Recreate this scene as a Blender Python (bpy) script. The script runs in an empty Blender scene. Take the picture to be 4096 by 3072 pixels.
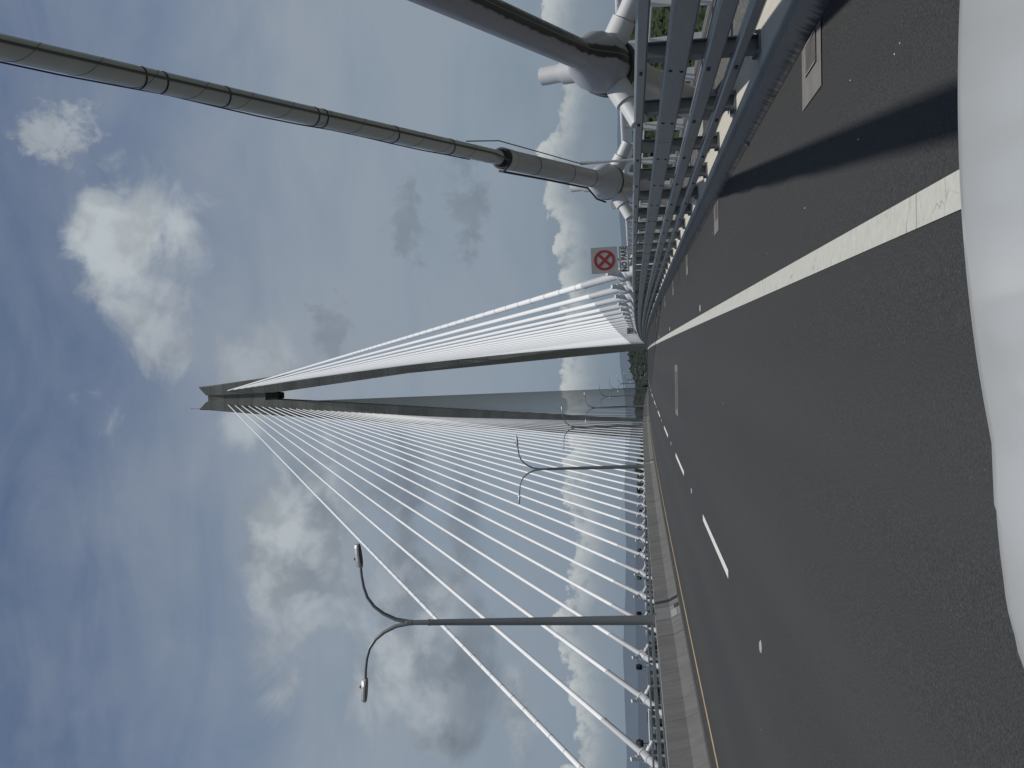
import bpy, math, random
import numpy as np
from mathutils import Vector, Matrix
random.seed(7); rng=np.random.default_rng(11)
C=bpy.context.scene.collection
PI=math.pi
EYE=1.3; K=.00013
# ------------------------------------------------------------------ road profile
def zr(y):
    a=abs(y)
    return -K*a*a/2 if a<=520 else -K*520*520/2-K*520*(a-520)
def xf(x):                       # cross-fall of both carriageways, crowned at the median
    return -.02*x if x>-7.84 else -.02*(-7.84)+.02*(x+7.84)*1.25
# ------------------------------------------------------------------ node helpers
class NT:
    def __init__(s,tree): s.t=tree; s.n=tree.nodes; s.l=tree.links
    def new(s,typ,**kw):
        n=s.n.new(typ)
        for k,v in kw.items(): setattr(n,k,v)
        return n
    def put(s,sock,v):
        if v is None: return
        if hasattr(v,'is_output') or isinstance(v,bpy.types.NodeSocket): s.l.new(v,sock)
        else:
            if sock.type=='RGBA' and len(v)==3: v=(*v,1)
            sock.default_value=v
    def m(s,op,a,b=None,c=None,clamp=False):
        n=s.new('ShaderNodeMath',operation=op); n.use_clamp=clamp
        s.put(n.inputs[0],a)
        if b is not None: s.put(n.inputs[1],b)
        if c is not None: s.put(n.inputs[2],c)
        return n.outputs[0]
    def mix(s,f,a,b):
        n=s.new('ShaderNodeMix',data_type='RGBA'); s.put(n.inputs[0],f); s.put(n.inputs[6],a); s.put(n.inputs[7],b); return n.outputs[2]
    def noise(s,vec,scale,detail=4,rough=.5,dist=0,col=False):
        n=s.new('ShaderNodeTexNoise'); s.put(n.inputs['Vector'],vec); n.inputs['Scale'].default_value=scale
        n.inputs['Detail'].default_value=detail; n.inputs['Roughness'].default_value=rough; n.inputs['Distortion'].default_value=dist
        return n.outputs['Color'] if col else n.outputs['Fac']
    def ramp(s,f,stops,interp='LINEAR'):
        n=s.new('ShaderNodeValToRGB'); n.color_ramp.interpolation=interp; e=n.color_ramp.elements
        while len(e)<len(stops): e.new(.5)
        for i,(p,c) in enumerate(stops):
            e[i].position=p; e[i].color=(c,c,c,1) if not hasattr(c,'__len__') else (*c,1)
        s.put(n.inputs[0],f); return n.outputs[0]
    def sm(s,x,a,b):             # smoothstep
        n=s.new('ShaderNodeMapRange',interpolation_type='SMOOTHSTEP'); s.put(n.inputs[0],x)
        n.inputs[1].default_value=a; n.inputs[2].default_value=b; n.inputs[3].default_value=0; n.inputs[4].default_value=1
        return n.outputs[0]
    def scale(s,vec,v):
        n=s.new('ShaderNodeVectorMath',operation='MULTIPLY'); s.put(n.inputs[0],vec); n.inputs[1].default_value=v; return n.outputs[0]
def mat(name,base,rough=.6,metal=0,var=.12,vscale=1.0,bump=0,bscale=40,fn=None,spec=.5,coord='Object'):
    M=bpy.data.materials.new(name); M.use_nodes=True; t=NT(M.node_tree); b=t.n['Principled BSDF']
    tc=t.new('ShaderNodeTexCoord').outputs[coord]
    geo=t.new('ShaderNodeNewGeometry').outputs['Position']
    if fn: col=fn(t,tc,geo)
    else:
        f=t.noise(geo,vscale,5,.6)
        col=t.mix(f,tuple(c*(1-var) for c in base),tuple(min(1,c*(1+var)) for c in base))
    t.put(b.inputs['Base Color'],col)
    b.inputs['Roughness'].default_value=rough; b.inputs['Metallic'].default_value=metal
    b.inputs['Specular IOR Level'].default_value=spec
    if bump:
        n=t.new('ShaderNodeBump'); n.inputs['Strength'].default_value=bump; n.inputs['Distance'].default_value=.02
        t.put(n.inputs['Height'],t.noise(geo,bscale,4,.6)); t.l.new(n.outputs[0],b.inputs['Normal'])
    return M
# ------------------------------------------------------------------ materials
def f_asphalt(t,tc,geo):
    sp=t.new('ShaderNodeSeparateXYZ'); t.put(sp.inputs[0],geo); X,Y=sp.outputs[0],sp.outputs[1]
    big=t.noise(t.scale(geo,(.5,.06,1)),1,4,.6)
    fine=t.noise(geo,85,3,.7); mid=t.noise(geo,9,4,.6)
    col=t.mix(big,(.0345,.0348,.0352),(.050,.0500,.0498))
    grain=t.ramp(fine,[(.3,.5),(.5,.96),(.72,1.7)])
    n=t.new('ShaderNodeMix',data_type='RGBA',blend_type='MULTIPLY'); n.inputs[0].default_value=1
    t.put(n.inputs[6],col); t.put(n.inputs[7],grain); col=n.outputs[2]
    # polished wheel paths (lane centres at x=-1.25 and -4.9)
    for cx in (-.45,-2.1,-4.0,-5.7):
        d=t.m('ABSOLUTE',t.m('SUBTRACT',X,cx)); w=t.m('MULTIPLY',t.m('SUBTRACT',1,t.sm(d,.1,.55)),.22)
        col=t.mix(w,col,(.062,.0605,.0585))
    # light chips
    v=t.new('ShaderNodeTexVoronoi'); t.put(v.inputs['Vector'],geo); v.inputs['Scale'].default_value=14
    chip=t.m('MULTIPLY',t.m('SUBTRACT',1,t.sm(v.outputs['Distance'],.05,.1)),t.sm(t.noise(geo,3.1,2),.52,.6))
    col=t.mix(t.m('MULTIPLY',chip,.6),col,(.16,.158,.15))
    scuff=t.m('MULTIPLY',t.sm(t.noise(geo,1.9,5,.7,.6),.62,.76),.3)
    col=t.mix(scuff,col,(.10,.098,.094))
    return col
def f_barrier(t,tc,geo):
    streak=t.noise(t.scale(geo,(.6,1.7,.25)),2.0,8,.75)
    blot=t.noise(geo,.8,5,.65)
    col=t.mix(t.sm(streak,.25,.75),(.15,.146,.137),(.25,.243,.232))
    col=t.mix(t.m('MULTIPLY',t.sm(blot,.4,.7),.5),col,(.13,.127,.12))
    return t.mix(t.m('MULTIPLY',t.sm(t.noise(t.scale(geo,(2,9,.5)),1.8,5,.7),.58,.72),.45),col,(.075,.073,.068))
def f_kerb(t,tc,geo):
    sp=t.new('ShaderNodeSeparateXYZ'); t.put(sp.inputs[0],geo); Z,Y=sp.outputs[2],sp.outputs[1]
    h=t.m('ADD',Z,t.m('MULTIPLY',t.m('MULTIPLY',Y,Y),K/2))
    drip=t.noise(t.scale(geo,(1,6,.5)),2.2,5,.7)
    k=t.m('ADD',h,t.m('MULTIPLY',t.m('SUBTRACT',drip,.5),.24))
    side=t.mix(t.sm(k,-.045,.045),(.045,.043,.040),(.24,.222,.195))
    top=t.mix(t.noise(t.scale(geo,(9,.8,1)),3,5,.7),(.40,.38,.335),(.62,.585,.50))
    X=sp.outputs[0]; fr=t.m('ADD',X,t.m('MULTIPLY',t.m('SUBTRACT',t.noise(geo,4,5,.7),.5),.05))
    front=t.mix(t.noise(t.scale(geo,(1,1.5,1)),5,6,.7),(.15,.142,.128),(.33,.31,.275))  # front strip: shade under the rails painted into the colour, plus dirt noise
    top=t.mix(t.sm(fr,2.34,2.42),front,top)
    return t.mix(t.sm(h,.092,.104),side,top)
def f_tower(t,tc,geo):
    sp=t.new('ShaderNodeSeparateXYZ'); t.put(sp.inputs[0],geo); Z=sp.outputs[2]
    streak=t.noise(t.scale(geo,(1.2,1.2,.08)),1.0,7,.72)
    blot=t.noise(geo,.16,6,.65)
    col=t.mix(streak,(.15,.152,.142),(.27,.268,.248))
    col=t.mix(t.m('MULTIPLY',t.sm(blot,.45,.7),.35),col,(.16,.16,.15))
    fr=t.m('FRACT',t.m('DIVIDE',Z,4.1)); j=t.m('LESS_THAN',fr,.045)
    dirt=t.m('MULTIPLY',t.m('SUBTRACT',1,t.sm(fr,.0,.5)),.0)
    st=t.m('MULTIPLY',t.sm(t.noise(t.scale(geo,(2.5,2.5,.3)),.9,5,.7),.57,.7),.55)
    col=t.mix(st,col,(.075,.075,.068)); col=t.mix(t.m('MULTIPLY',t.sm(t.noise(geo,1.1,6,.75),.5,.72),.4),col,(.10,.10,.092))
    lift=t.noise(t.scale(geo,(.001,.001,.244)),1,0)
    col=t.mix(t.m('MULTIPLY',t.sm(lift,.42,.58),.38),col,(.32,.315,.295))
    return t.mix(t.m('MULTIPLY',j,.55),col,(.09,.09,.085))
def f_line(t,tc,geo):
    col=t.mix(t.noise(geo,14,6,.75),(.36,.355,.315),(.60,.595,.54))
    v=t.new('ShaderNodeTexVoronoi',feature='DISTANCE_TO_EDGE'); wv=t.new('ShaderNodeVectorMath',operation='MULTIPLY_ADD'); t.put(wv.inputs[0],t.noise(geo,9,4,.7,0,True)); wv.inputs[1].default_value=(.35,.10,0); t.put(wv.inputs[2],t.scale(geo,(2.2,3.6,0))); t.put(v.inputs['Vector'],wv.outputs[0]); v.inputs['Scale'].default_value=1.0
    crack=t.m('MULTIPLY',t.m('SUBTRACT',1,t.sm(v.outputs['Distance'],.002,.013)),t.sm(t.noise(geo,2.3,3),.40,.55))
    return t.mix(t.m('MULTIPLY',crack,.55),col,(.09,.09,.085))
def f_yellow(t,tc,geo):
    w=t.sm(t.noise(geo,7,6,.8),.40,.62)
    return t.mix(t.m('MULTIPLY',w,.6),(.44,.32,.16),(.13,.12,.10))
def f_galv(t,tc,geo):
    a=t.noise(t.scale(geo,(4,1.2,9)),2,6,.7)
    col=t.mix(a,(.21,.228,.235),(.35,.37,.378))
    return t.mix(t.m('MULTIPLY',t.sm(t.noise(geo,22,3,.6),.55,.75),.3),col,(.19,.205,.21))
def f_white(t,tc,geo):
    d=t.sm(t.noise(t.scale(geo,(1,1,.6)),.9,6,.7),.5,.75)
    return t.mix(t.m('MULTIPLY',d,.12),(.90,.90,.89),(.6,.6,.58))
def f_tube(t,tc,geo):
    d=t.sm(t.noise(geo,1.6,6,.7),.45,.75)
    return t.mix(t.m('MULTIPLY',d,.25),(.50,.51,.52),(.34,.345,.345))
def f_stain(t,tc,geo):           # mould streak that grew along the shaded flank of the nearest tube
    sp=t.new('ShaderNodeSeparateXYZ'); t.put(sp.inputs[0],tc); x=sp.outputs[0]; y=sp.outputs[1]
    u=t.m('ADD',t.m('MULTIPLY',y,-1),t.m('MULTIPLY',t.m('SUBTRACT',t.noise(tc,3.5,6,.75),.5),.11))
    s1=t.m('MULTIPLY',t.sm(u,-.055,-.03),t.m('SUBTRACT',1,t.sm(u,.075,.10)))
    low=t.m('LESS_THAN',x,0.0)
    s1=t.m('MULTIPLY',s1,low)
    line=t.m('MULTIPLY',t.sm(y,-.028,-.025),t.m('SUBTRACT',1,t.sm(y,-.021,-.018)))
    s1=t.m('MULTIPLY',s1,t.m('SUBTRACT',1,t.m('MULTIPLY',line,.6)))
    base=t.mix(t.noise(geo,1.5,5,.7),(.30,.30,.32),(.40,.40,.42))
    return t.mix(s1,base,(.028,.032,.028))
def f_forest(t,tc,geo):
    a=t.noise(geo,.07,5,.65); b=t.noise(geo,.9,4,.7)
    col=t.mix(a,(.016,.027,.014),(.05,.068,.033))
    return t.mix(t.m('MULTIPLY',b,.45),col,(.062,.075,.042))
def f_walk(t,tc,geo):
    a=t.noise(geo,30,5,.8); b=t.noise(geo,1.3,5,.6)
    col=t.mix(t.sm(a,.35,.7),(.035,.034,.032),(.19,.185,.175))
    return t.mix(t.m('MULTIPLY',t.sm(b,.45,.65),.5),col,(.10,.095,.088))
ASPH=mat('asphalt',None,.85,fn=f_asphalt,bump=.35,bscale=90,spec=.3)
BARR=mat('barrier_concrete',None,.9,fn=f_barrier,bump=.25,bscale=18)
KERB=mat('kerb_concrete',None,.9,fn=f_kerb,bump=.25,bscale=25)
TOWR=mat('tower_concrete',None,.9,fn=f_tower)
PLIN=mat('plinth_concrete',(.30,.295,.28),.9,var=.3,vscale=6,bump=.3,bscale=30)
WLINE=mat('white_road_paint',None,.7,fn=f_line)
WDASH=mat('white_dash_paint',(.62,.62,.58),.7,var=.15,vscale=8)
YLINE=mat('yellow_road_paint',None,.8,fn=f_yellow)
GALV=mat('galvanised_steel',None,.42,metal=.55,fn=f_galv,bump=.05,bscale=12)
POSTM=mat('post_steel',(.15,.165,.17),.5,metal=.4,var=.25,vscale=5)  # darker than the rails: shade on the web faces put into the colour
WHITE=mat('white_cable_sheath',None,.38,fn=f_white)
TUBE=mat('grey_white_tube_paint',None,.42,fn=f_tube)
STAIN=mat('stained_tube_paint',None,.42,fn=f_stain)
DAMP=mat('damper_paint',(.60,.60,.60),.45,var=.08,vscale=3)
BLACK=mat('black_rubber',(.022,.023,.023),.6,var=.3,vscale=9)
DARK=mat('dark_metal',(.05,.052,.055),.5,metal=.3,var=.3,vscale=6)
LAMPG=mat('lamp_grey_paint',(.21,.215,.215),.42,metal=.25,var=.12,vscale=2)
HEAD=mat('luminaire_grey',(.36,.37,.37),.45,metal=.2,var=.1,vscale=8)
LENS=mat('luminaire_lens',(.035,.036,.036),.25,var=.3,vscale=10)
PIPE=mat('white_railing_paint',(.66,.67,.67),.4,var=.12,vscale=3)
WALK=mat('walkway_surface',None,.95,fn=f_walk)
DECK=mat('deck_concrete',(.26,.258,.245),.9,var=.25,vscale=.4)
APRON=mat('drain_apron_concrete',(.165,.16,.148),.9,var=.35,vscale=6,bump=.3,bscale=40)
GRATE=mat('grate_iron',(.27,.26,.24),.6,metal=.3,var=.2,vscale=12)
VOID=mat('dark_slot',(.01,.01,.011),.9,var=.1)
SIGNB=mat('sign_grey_back_panel',(.36,.36,.345),.5,var=.08,vscale=5)
SIGNW=mat('sign_white_panel',(.68,.69,.69),.45,var=.06,vscale=5)
SRED=mat('sign_red',(.32,.028,.03),.5,var=.12,vscale=8)
SBLK=mat('sign_black',(.012,.013,.013),.5,var=.1)
FOREST=mat('forest_green',None,.9,fn=f_forest,spec=.1)
RPM=mat('road_stud_ceramic',(.34,.35,.34),.5,var=.3,vscale=20)
def f_paint(t,tc,geo):
    a=t.noise(geo,2.2,3,.5)
    return t.mix(a,(.43,.442,.442),(.48,.492,.488))
PAINT=mat('white_car_paint',None,.32,fn=f_paint)
PAINT.node_tree.nodes['Principled BSDF'].inputs['Coat Weight'].default_value=.35
PAINT.node_tree.nodes['Principled BSDF'].inputs['Coat Roughness'].default_value=.12
TYRE=mat('tyre_rubber',(.02,.02,.02),.8,var=.2)
GLASSD=mat('headlight_glass',(.25,.27,.28),.15,var=.1)
def hillmat(name,a,b,s):
    return mat(name,None,1,fn=lambda t,tc,geo:t.mix(t.noise(t.scale(geo,(1,1,3)),s,6,.65),a,b),spec=0)
# ------------------------------------------------------------------ mesh helpers
class MB:
    def __init__(s): s.v=[]; s.f=[]
    def add(s,v,f):
        o=len(s.v); s.v+=[tuple(p) for p in v]; s.f+=[tuple(i+o for i in q) for q in f]; return s
    def box(s,x0,x1,y0,y1,z0,z1,R=None,zf=None):
        v=[(x,y,z) for x in (x0,x1) for y in (y0,y1) for z in (z0,z1)]
        if zf: v=[(x,y,z+zf(y)) for x,y,z in v]
        if R is not None: v=[tuple(R@Vector(p)) for p in v]
        return s.add(v,[(0,1,3,2),(4,6,7,5),(0,4,5,1),(2,3,7,6),(0,2,6,4),(1,5,7,3)])
    def rbox(s,x0,x1,y0,y1,z0,z1,c,R=None,zf=None):   # box with chamfered long edges along Y
        pr=[(x0+c,z0),(x1-c,z0),(x1,z0+c),(x1,z1-c),(x1-c,z1),(x0+c,z1),(x0,z1-c),(x0,z0+c)]
        v=[(x,y,z) for y in (y0,y1) for x,z in pr]
        if zf: v=[(x,y,z+zf(y)) for x,y,z in v]
        if R is not None: v=[tuple(R@Vector(p)) for p in v]
        n=8; f=[(i,(i+1)%n,(i+1)%n+n,i+n) for i in range(n)]+[tuple(range(n))[::-1],tuple(range(n,2*n))]
        return s.add(v,f)
    def lathe(s,p0,d,prof,n=16,caps=True):            # prof [(s,r)] along axis d from p0
        p0=Vector(p0); d=Vector(d).normalized(); a=d.orthogonal().normalized() if abs(d.z)>.99 else d.cross(Vector((0,0,1))).normalized(); b=a.cross(d)
        v=[];f=[]
        for (t,r) in prof:
            for i in range(n):
                w=2*PI*i/n; v.append(p0+d*t+a*(r*math.cos(w))+b*(r*math.sin(w)))
        for j in range(len(prof)-1):
            for i in range(n):
                k=(i+1)%n; f.append((j*n+i,j*n+k,(j+1)*n+k,(j+1)*n+i))
        if caps: f.append(tuple(range(n))[::-1]); f.append(tuple(range((len(prof)-1)*n,len(prof)*n)))
        return s.add(v,f)
    def tube(s,pts,r,n=10,caps=True):
        pts=[Vector(p) for p in pts]; m=len(pts); rs=r if hasattr(r,'__len__') else [r]*m
        v=[];f=[];up=None
        for i,p in enumerate(pts):
            d=(pts[min(i+1,m-1)]-pts[max(i-1,0)]).normalized()
            if up is None: up=d.orthogonal().normalized()
            a=(up-d*up.dot(d)).normalized(); up=a; b=d.cross(a)
            for k in range(n):
                w=2*PI*k/n; v.append(p+a*(rs[i]*math.cos(w))+b*(rs[i]*math.sin(w)))
        for j in range(m-1):
            for i in range(n):
                k=(i+1)%n; f.append((j*n+i,j*n+k,(j+1)*n+k,(j+1)*n+i))
        if caps: f.append(tuple(range(n))[::-1]); f.append(tuple(range((m-1)*n,m*n)))
        return s.add(v,f)
    def sweep(s,prof,Ys,closed=True,zf=zr):
        n=len(prof); v=[(x,y,z+zf(y)) for y in Ys for x,z in prof]; f=[]
        for j in range(len(Ys)-1):
            for i in range(n if closed else n-1):
                k=(i+1)%n; f.append((j*n+i,(j+1)*n+i,(j+1)*n+k,j*n+k))
        if closed: f.append(tuple(range(n))); f.append(tuple(range((len(Ys)-1)*n,len(Ys)*n))[::-1])
        return s.add(v,f)
    def build(s,name,M,parent=None,smooth=False,loc=None):
        me=bpy.data.meshes.new(name)
        v=s.v
        if loc is not None: v=[(a-loc[0],b-loc[1],c-loc[2]) for a,b,c in v]
        me.from_pydata(v,[],s.f)
        me.materials.append(M)
        if smooth:
            me.shade_smooth()
            try: me.set_sharp_from_angle(angle=math.radians(38))
            except Exception: pass
        me.validate(); me.update()
        o=bpy.data.objects.new(name,me); C.objects.link(o)
        if loc is not None: o.location=loc
        if parent is not None: o.parent=parent
        return o
def tag(o,label=None,cat=None,group=None,kind=None):
    if label: o['label']=label
    if cat: o['category']=cat
    if group: o['group']=group
    if kind: o['kind']=kind
    return o
def empty(name,loc=(0,0,0)):
    o=bpy.data.objects.new(name,None); C.objects.link(o); o.location=loc; return o
def struct(o): o['kind']='structure'; return o
ORD=['outermost','second','third','fourth','fifth','sixth','seventh','eighth','ninth','tenth','eleventh','twelfth','thirteenth','fourteenth','fifteenth','sixteenth','seventeenth','eighteenth','nineteenth','twentieth','twenty-first','twenty-second','twenty-third','twenty-fourth','twenty-fifth','twenty-sixth','twenty-seventh','twenty-eighth','twenty-ninth','thirtieth','thirty-first']
# ================================================================== SETTING
YS=list(np.arange(-40,200,4.))+list(np.arange(200,1400,10.))
# road surface of each carriageway
m=MB(); m.sweep([(2.2,xf(2.2)),(-.0,0),(-3.8,xf(-3.8)),(-7.45,xf(-7.45))],YS,closed=False); struct(m.build('road',ASPH))
m=MB(); m.sweep([(-8.23,xf(-8.23)),(-13,xf(-13)),(-17.85,xf(-17.85))],YS,closed=False); struct(m.build('opposite_road',ASPH))
# kerbs carry the rails; walkway strips behind them
CT=.105
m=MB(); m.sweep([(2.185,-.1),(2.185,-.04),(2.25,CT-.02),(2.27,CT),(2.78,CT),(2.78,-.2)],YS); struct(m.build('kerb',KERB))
m=MB(); m.sweep([(2.784,CT-.006),(4.62,CT-.006),(4.62,-.35),(4.1,-.5),(2.784,-.5)],YS); struct(m.build('walkway',WALK))
LT=.13
m=MB(); m.sweep([(-17.85,-.16),(-17.88,LT-.02),(-17.895,LT),(-18.4,LT),(-18.4,-.16)][::-1],YS); struct(m.build('opposite_kerb',KERB))
m=MB(); m.sweep([(-18.404,LT-.006),(-20.3,LT-.006),(-20.3,-.45),(-19.8,-.6),(-18.404,-.6)][::-1],YS); struct(m.build('opposite_walkway',WALK))
# deck girder
m=MB(); m.sweep([(4.1,-.51),(4.6,-.36),(4.6,-.9),(3.6,-2.0),(2.2,-2.6),(-17.9,-2.6),(-19.3,-2.1),(-20.28,-1.0),(-20.28,-.46),(-19.8,-.61),(-18.4,-.61),(-17.85,-.25),(-7.84,-.05),(2.17,-.15),(2.78,-.51)],YS)
deck=m.build('bridge_deck',DECK); struct(deck)
# road markings
def strip(m,x0,x1,ys,dz=.006):
    m.sweep([(x1,xf(x1)+dz),(x0,xf(x0)+dz)],ys,closed=False)
m=MB(); strip(m,.515,.672,YS); struct(m.build('road_edge_line',WLINE))
m=MB(); strip(m,-6.74,-6.62,YS); struct(m.build('road_median_line',YLINE))
m=MB()
for i in range(-3,60):
    y=14.26+12*i; strip(m,-3.13,-3.01,[y,y+2.5,y+5])
struct(m.build('road_lane_dashes',WDASH))
# small gutter strip by the median
m=MB(); strip(m,-7.45,-7.22,YS,.004); struct(m.build('gutter',mat('gutter_dirt',(.06,.057,.052),.95,var=.45,vscale=5)))
# ================================================================== MEDIAN BARRIER
bar=empty('median_barrier',(-7.84,0,0)); tag(bar,'long grey stained concrete median barrier with sloped foot and vertical joints','barrier')
def bprof(d=0): return [(-7.45+d*-1,.12),(-7.60-d,.42),(-7.68-d,.86-d),(-8.0+d,.86-d),(-8.08+d,.42),(-8.23+d,.12)]
m=MB(); y=-36.2; k=0
while y<900:
    L=3.2 if y<200 else 12.8
    g=.012 if k%4 else .045
    ys=[y+g,y+L-.002] if L<4 else [y+g,y+L/2,y+L-.002]
    m.sweep(bprof(),ys); y+=L; k+=1
bb=m.build('concrete_wall',BARR,bar); bb.location=(7.84,0,0)
m=MB(); m.sweep(bprof(.02),[v for v in YS if v<880]); bb=m.build('joint_filler',BLACK,bar); bb.location=(7.84,0,0)
LY0,LS=30.3,41.8
PLAT=mat('pedestal_concrete',(.25,.252,.245),.85,var=.12,vscale=2)
PLATE=mat('cover_plate',(.36,.36,.345),.6,var=.15,vscale=4)
RUST=mat('rusty_recess',(.06,.048,.038),.9,var=.5,vscale=10)
for j in range(-1,14):
    Y=LY0+LS*j; z0=zr(Y); m=MB()
    m.sweep([(-7.435,.13),(-7.588,.42),(-7.665,.872),(-8.015,.872),(-8.092,.42),(-8.245,.13)],[Y-.75,Y+.55],zf=lambda y:z0)
    o=m.build('lamp_pedestal',PLAT,bar); o.location=(7.84,0,0)
    if j<4:
        m=MB(); m.add([(-7.485,Y-.72,.22+z0),(-7.485,Y+.1,.22+z0),(-7.575,Y+.1,.40+z0),(-7.575,Y-.72,.40+z0)],[(0,1,2,3)])
        m2=MB(); m2.sweep([(-7.425,.15),(-7.50,.30),(-7.52,.30),(-7.44,.15)],[Y+.16,Y+.52],zf=lambda y:z0)
        o=m2.build('cable_recess',RUST,bar); o.location=(7.84,0,0)
        m3=MB(); m3.sweep([(-7.482,.24),(-7.574,.41),(-7.59,.41),(-7.5,.24)],[Y-.70,Y+.05],zf=lambda y:z0)
        o=m3.build('cover_plate',PLATE,bar); o.location=(7.84,0,0)
# ================================================================== STREET LAMPS
def arm_pts(s):
    P=[(0,0,7.95),(.02*s,0,8.25),(.10*s,0,8.66),(.28*s,0,9.04),(.5*s,0,9.32),(.78*s,0,9.52),(1.1*s,0,9.62),(1.45*s,0,9.67),(1.8*s,0,9.69)]
    return P
def make_lamp():
    L=empty('street_lamp')
    m=MB(); m.lathe((0,0,.87),(0,0,1),[(0,.20),(.05,.20),(.051,.15),(.4,.145),(6.7,.092),(6.75,.10),(6.80,.10),(6.801,.082),(7.5,.076)],14); m.build('pole',LAMPG,L,True)
    m=MB(); m.lathe((0,0,7.55),(0,0,1),[(.6,.085),(.78,.09),(.82,.05)],12); m.build('bracket',LAMPG,L,True)
    for s in (1,-1):
        m=MB(); m.tube(arm_pts(s),[.07,.068,.062,.056,.052,.048,.045,.043,.042],10); m.build('arm',LAMPG,L,True)
        # luminaire: flat tapered housing
        m=MB(); n=9; top=[];bot=[]
        outl=[(0,.08),(.10,.15),(.22,.185),(.45,.18),(.62,.155),(.72,.10),(.75,.0)]
        ring=[(x,y) for x,y in outl]+[(x,-y) for x,y in outl[::-1][1:]]
        N=len(ring); v=[(s*(1.70+x*.98),y,9.635+.09*x) for x,y in ring]+[(s*(1.70+x*.98),y,9.69+.09*x) for x,y in ring]+[(s*(1.74+x*.9),y*.62,9.79+.05*x) for x,y in ring]
        f=[tuple(range(N)),tuple(range(2*N,3*N))[::-1]]
        for q in (0,1):
            for i in range(N): k=(i+1)%N; f.append((q*N+i,q*N+k,(q+1)*N+k,(q+1)*N+i))
        m.add(v,f); h=m.build('luminaire',HEAD,L)
        m=MB(); m.add([(s*(1.80+x*.8),y*.84,9.628+.09*(x*.8+.1)) for x,y in ring],[tuple(range(N))]); m.build('lens',LENS,h)
        m=MB(); m.lathe((s*1.96,0,9.78),(0,0,1),[(0,.045),(.08,.045),(.10,.03)],10); m.build('photocell',DARK,h,True)
    return L
lamp=make_lamp()
def copy_tree(o,parent=None):
    c=o.copy(); C.objects.link(c)
    if parent is not None: c.parent=parent
    for ch in list(o.children): copy_tree(ch,c)
    return c
for j in range(13):
    Y=LY0+LS*j
    o=lamp if j==0 else copy_tree(lamp)
    o.location=(-7.84,Y,zr(Y)); 
    nm=['nearest and largest','second nearest','third nearest','fourth nearest','fifth nearest','sixth nearest','seventh nearest','eighth nearest','ninth nearest','tenth nearest','eleventh nearest','twelfth nearest','farthest'][j]
    tag(o,f'grey double-armed street lamp on the median barrier, {nm} in the row','street lamp','double-armed street lamps along the median barrier')
# ================================================================== GUARDRAILS
RX=2.42
def guardrail(side,name,label):
    root=empty(name,(0,0,0)); tag(root,label,'guardrail')
    sgn=1 if side=='r' else -1
    X0=RX if side=='r' else -18.1; dz=0 if side=='r' else -.10
    def xx(a): return X0+sgn*a
    rails=[(1.163,1.063,.10),(.915,.717,.07),(.585,.446,.10),(.352,.262,.10)]
    yend=330
    joints=[-6,0]+list(np.arange(6,yend,6.))
    for zt,zb,dep in rails:
        m=MB()
        for a,b in zip(joints[:-1],joints[1:]):
            x0,x1=sorted((xx(0),xx(dep))); m.rbox(x0,x1,a+.006,b-.006,zb+dz,zt+dz,.016,zf=zr)
            if a<70 and side=='r': m.rbox(x0+.012,x1-.012,b-.05,b+.05,zb+dz+.012,zt+dz-.012,.01,zf=zr)
        nb=len(m.f)
        if side=='r':
            for Y in np.arange(-5,60,2.):
                for yy,zz in (((-.03,zt-.048),(.03,zt-.048)) if zt!=.915 else ((-.02,.86),(.03,.765))):
                    m.lathe((X0-.012,Y+yy,zz+zr(Y)),(1,0,0),[(0,.008),(.004,.017),(.014,.018)],8)
        o=m.build('rail',GALV,root); o.data.materials.append(DARK)
        for p in o.data.polygons:
            if p.index>=nb: p.material_index=1
    # posts, bolts; the hundred nearest are parts
    ys=list(np.arange(-5,yend,2.)); near=ys[:75] if side=='r' else [y for y in ys if y>20][:75]; far=[y for y in ys if y>near[-1]]
    def post(m,Y):
        z=zr(Y)+dz
        q=lambda a,b,c,d,e,f: m.box(*sorted((xx(a),xx(b))),Y+c,Y+d,e+z,f+z)
        q(.102,.112,-.075,.075,CT+.012,1.13); q(.112,.232,-.006,.006,CT+.012,1.10); q(.232,.242,-.075,.075,CT+.012,1.06); q(.08,.27,-.12,.12,CT-.0,CT+.018)
        if Y<70:
            for ax in (.09,.255):
                for ay in (-.1,.1): m.lathe((xx(ax),Y+ay,CT+z),(0,0,1),[(.015,.016),(.05,.016)],6)
    for Y in near: m=MB(); post(m,Y); m.build('post',POSTM,root)
    m=MB()
    for Y in far: post(m,Y)
    tag(m.build('post_row',POSTM,root),kind='stuff')
    return root
guardrail('r','guardrail','galvanised four-rail guardrail on the low kerb, nearest the camera, below the no-stopping sign')
guardrail('l','guardrail','galvanised guardrail seen over the top of the concrete median barrier')
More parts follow.
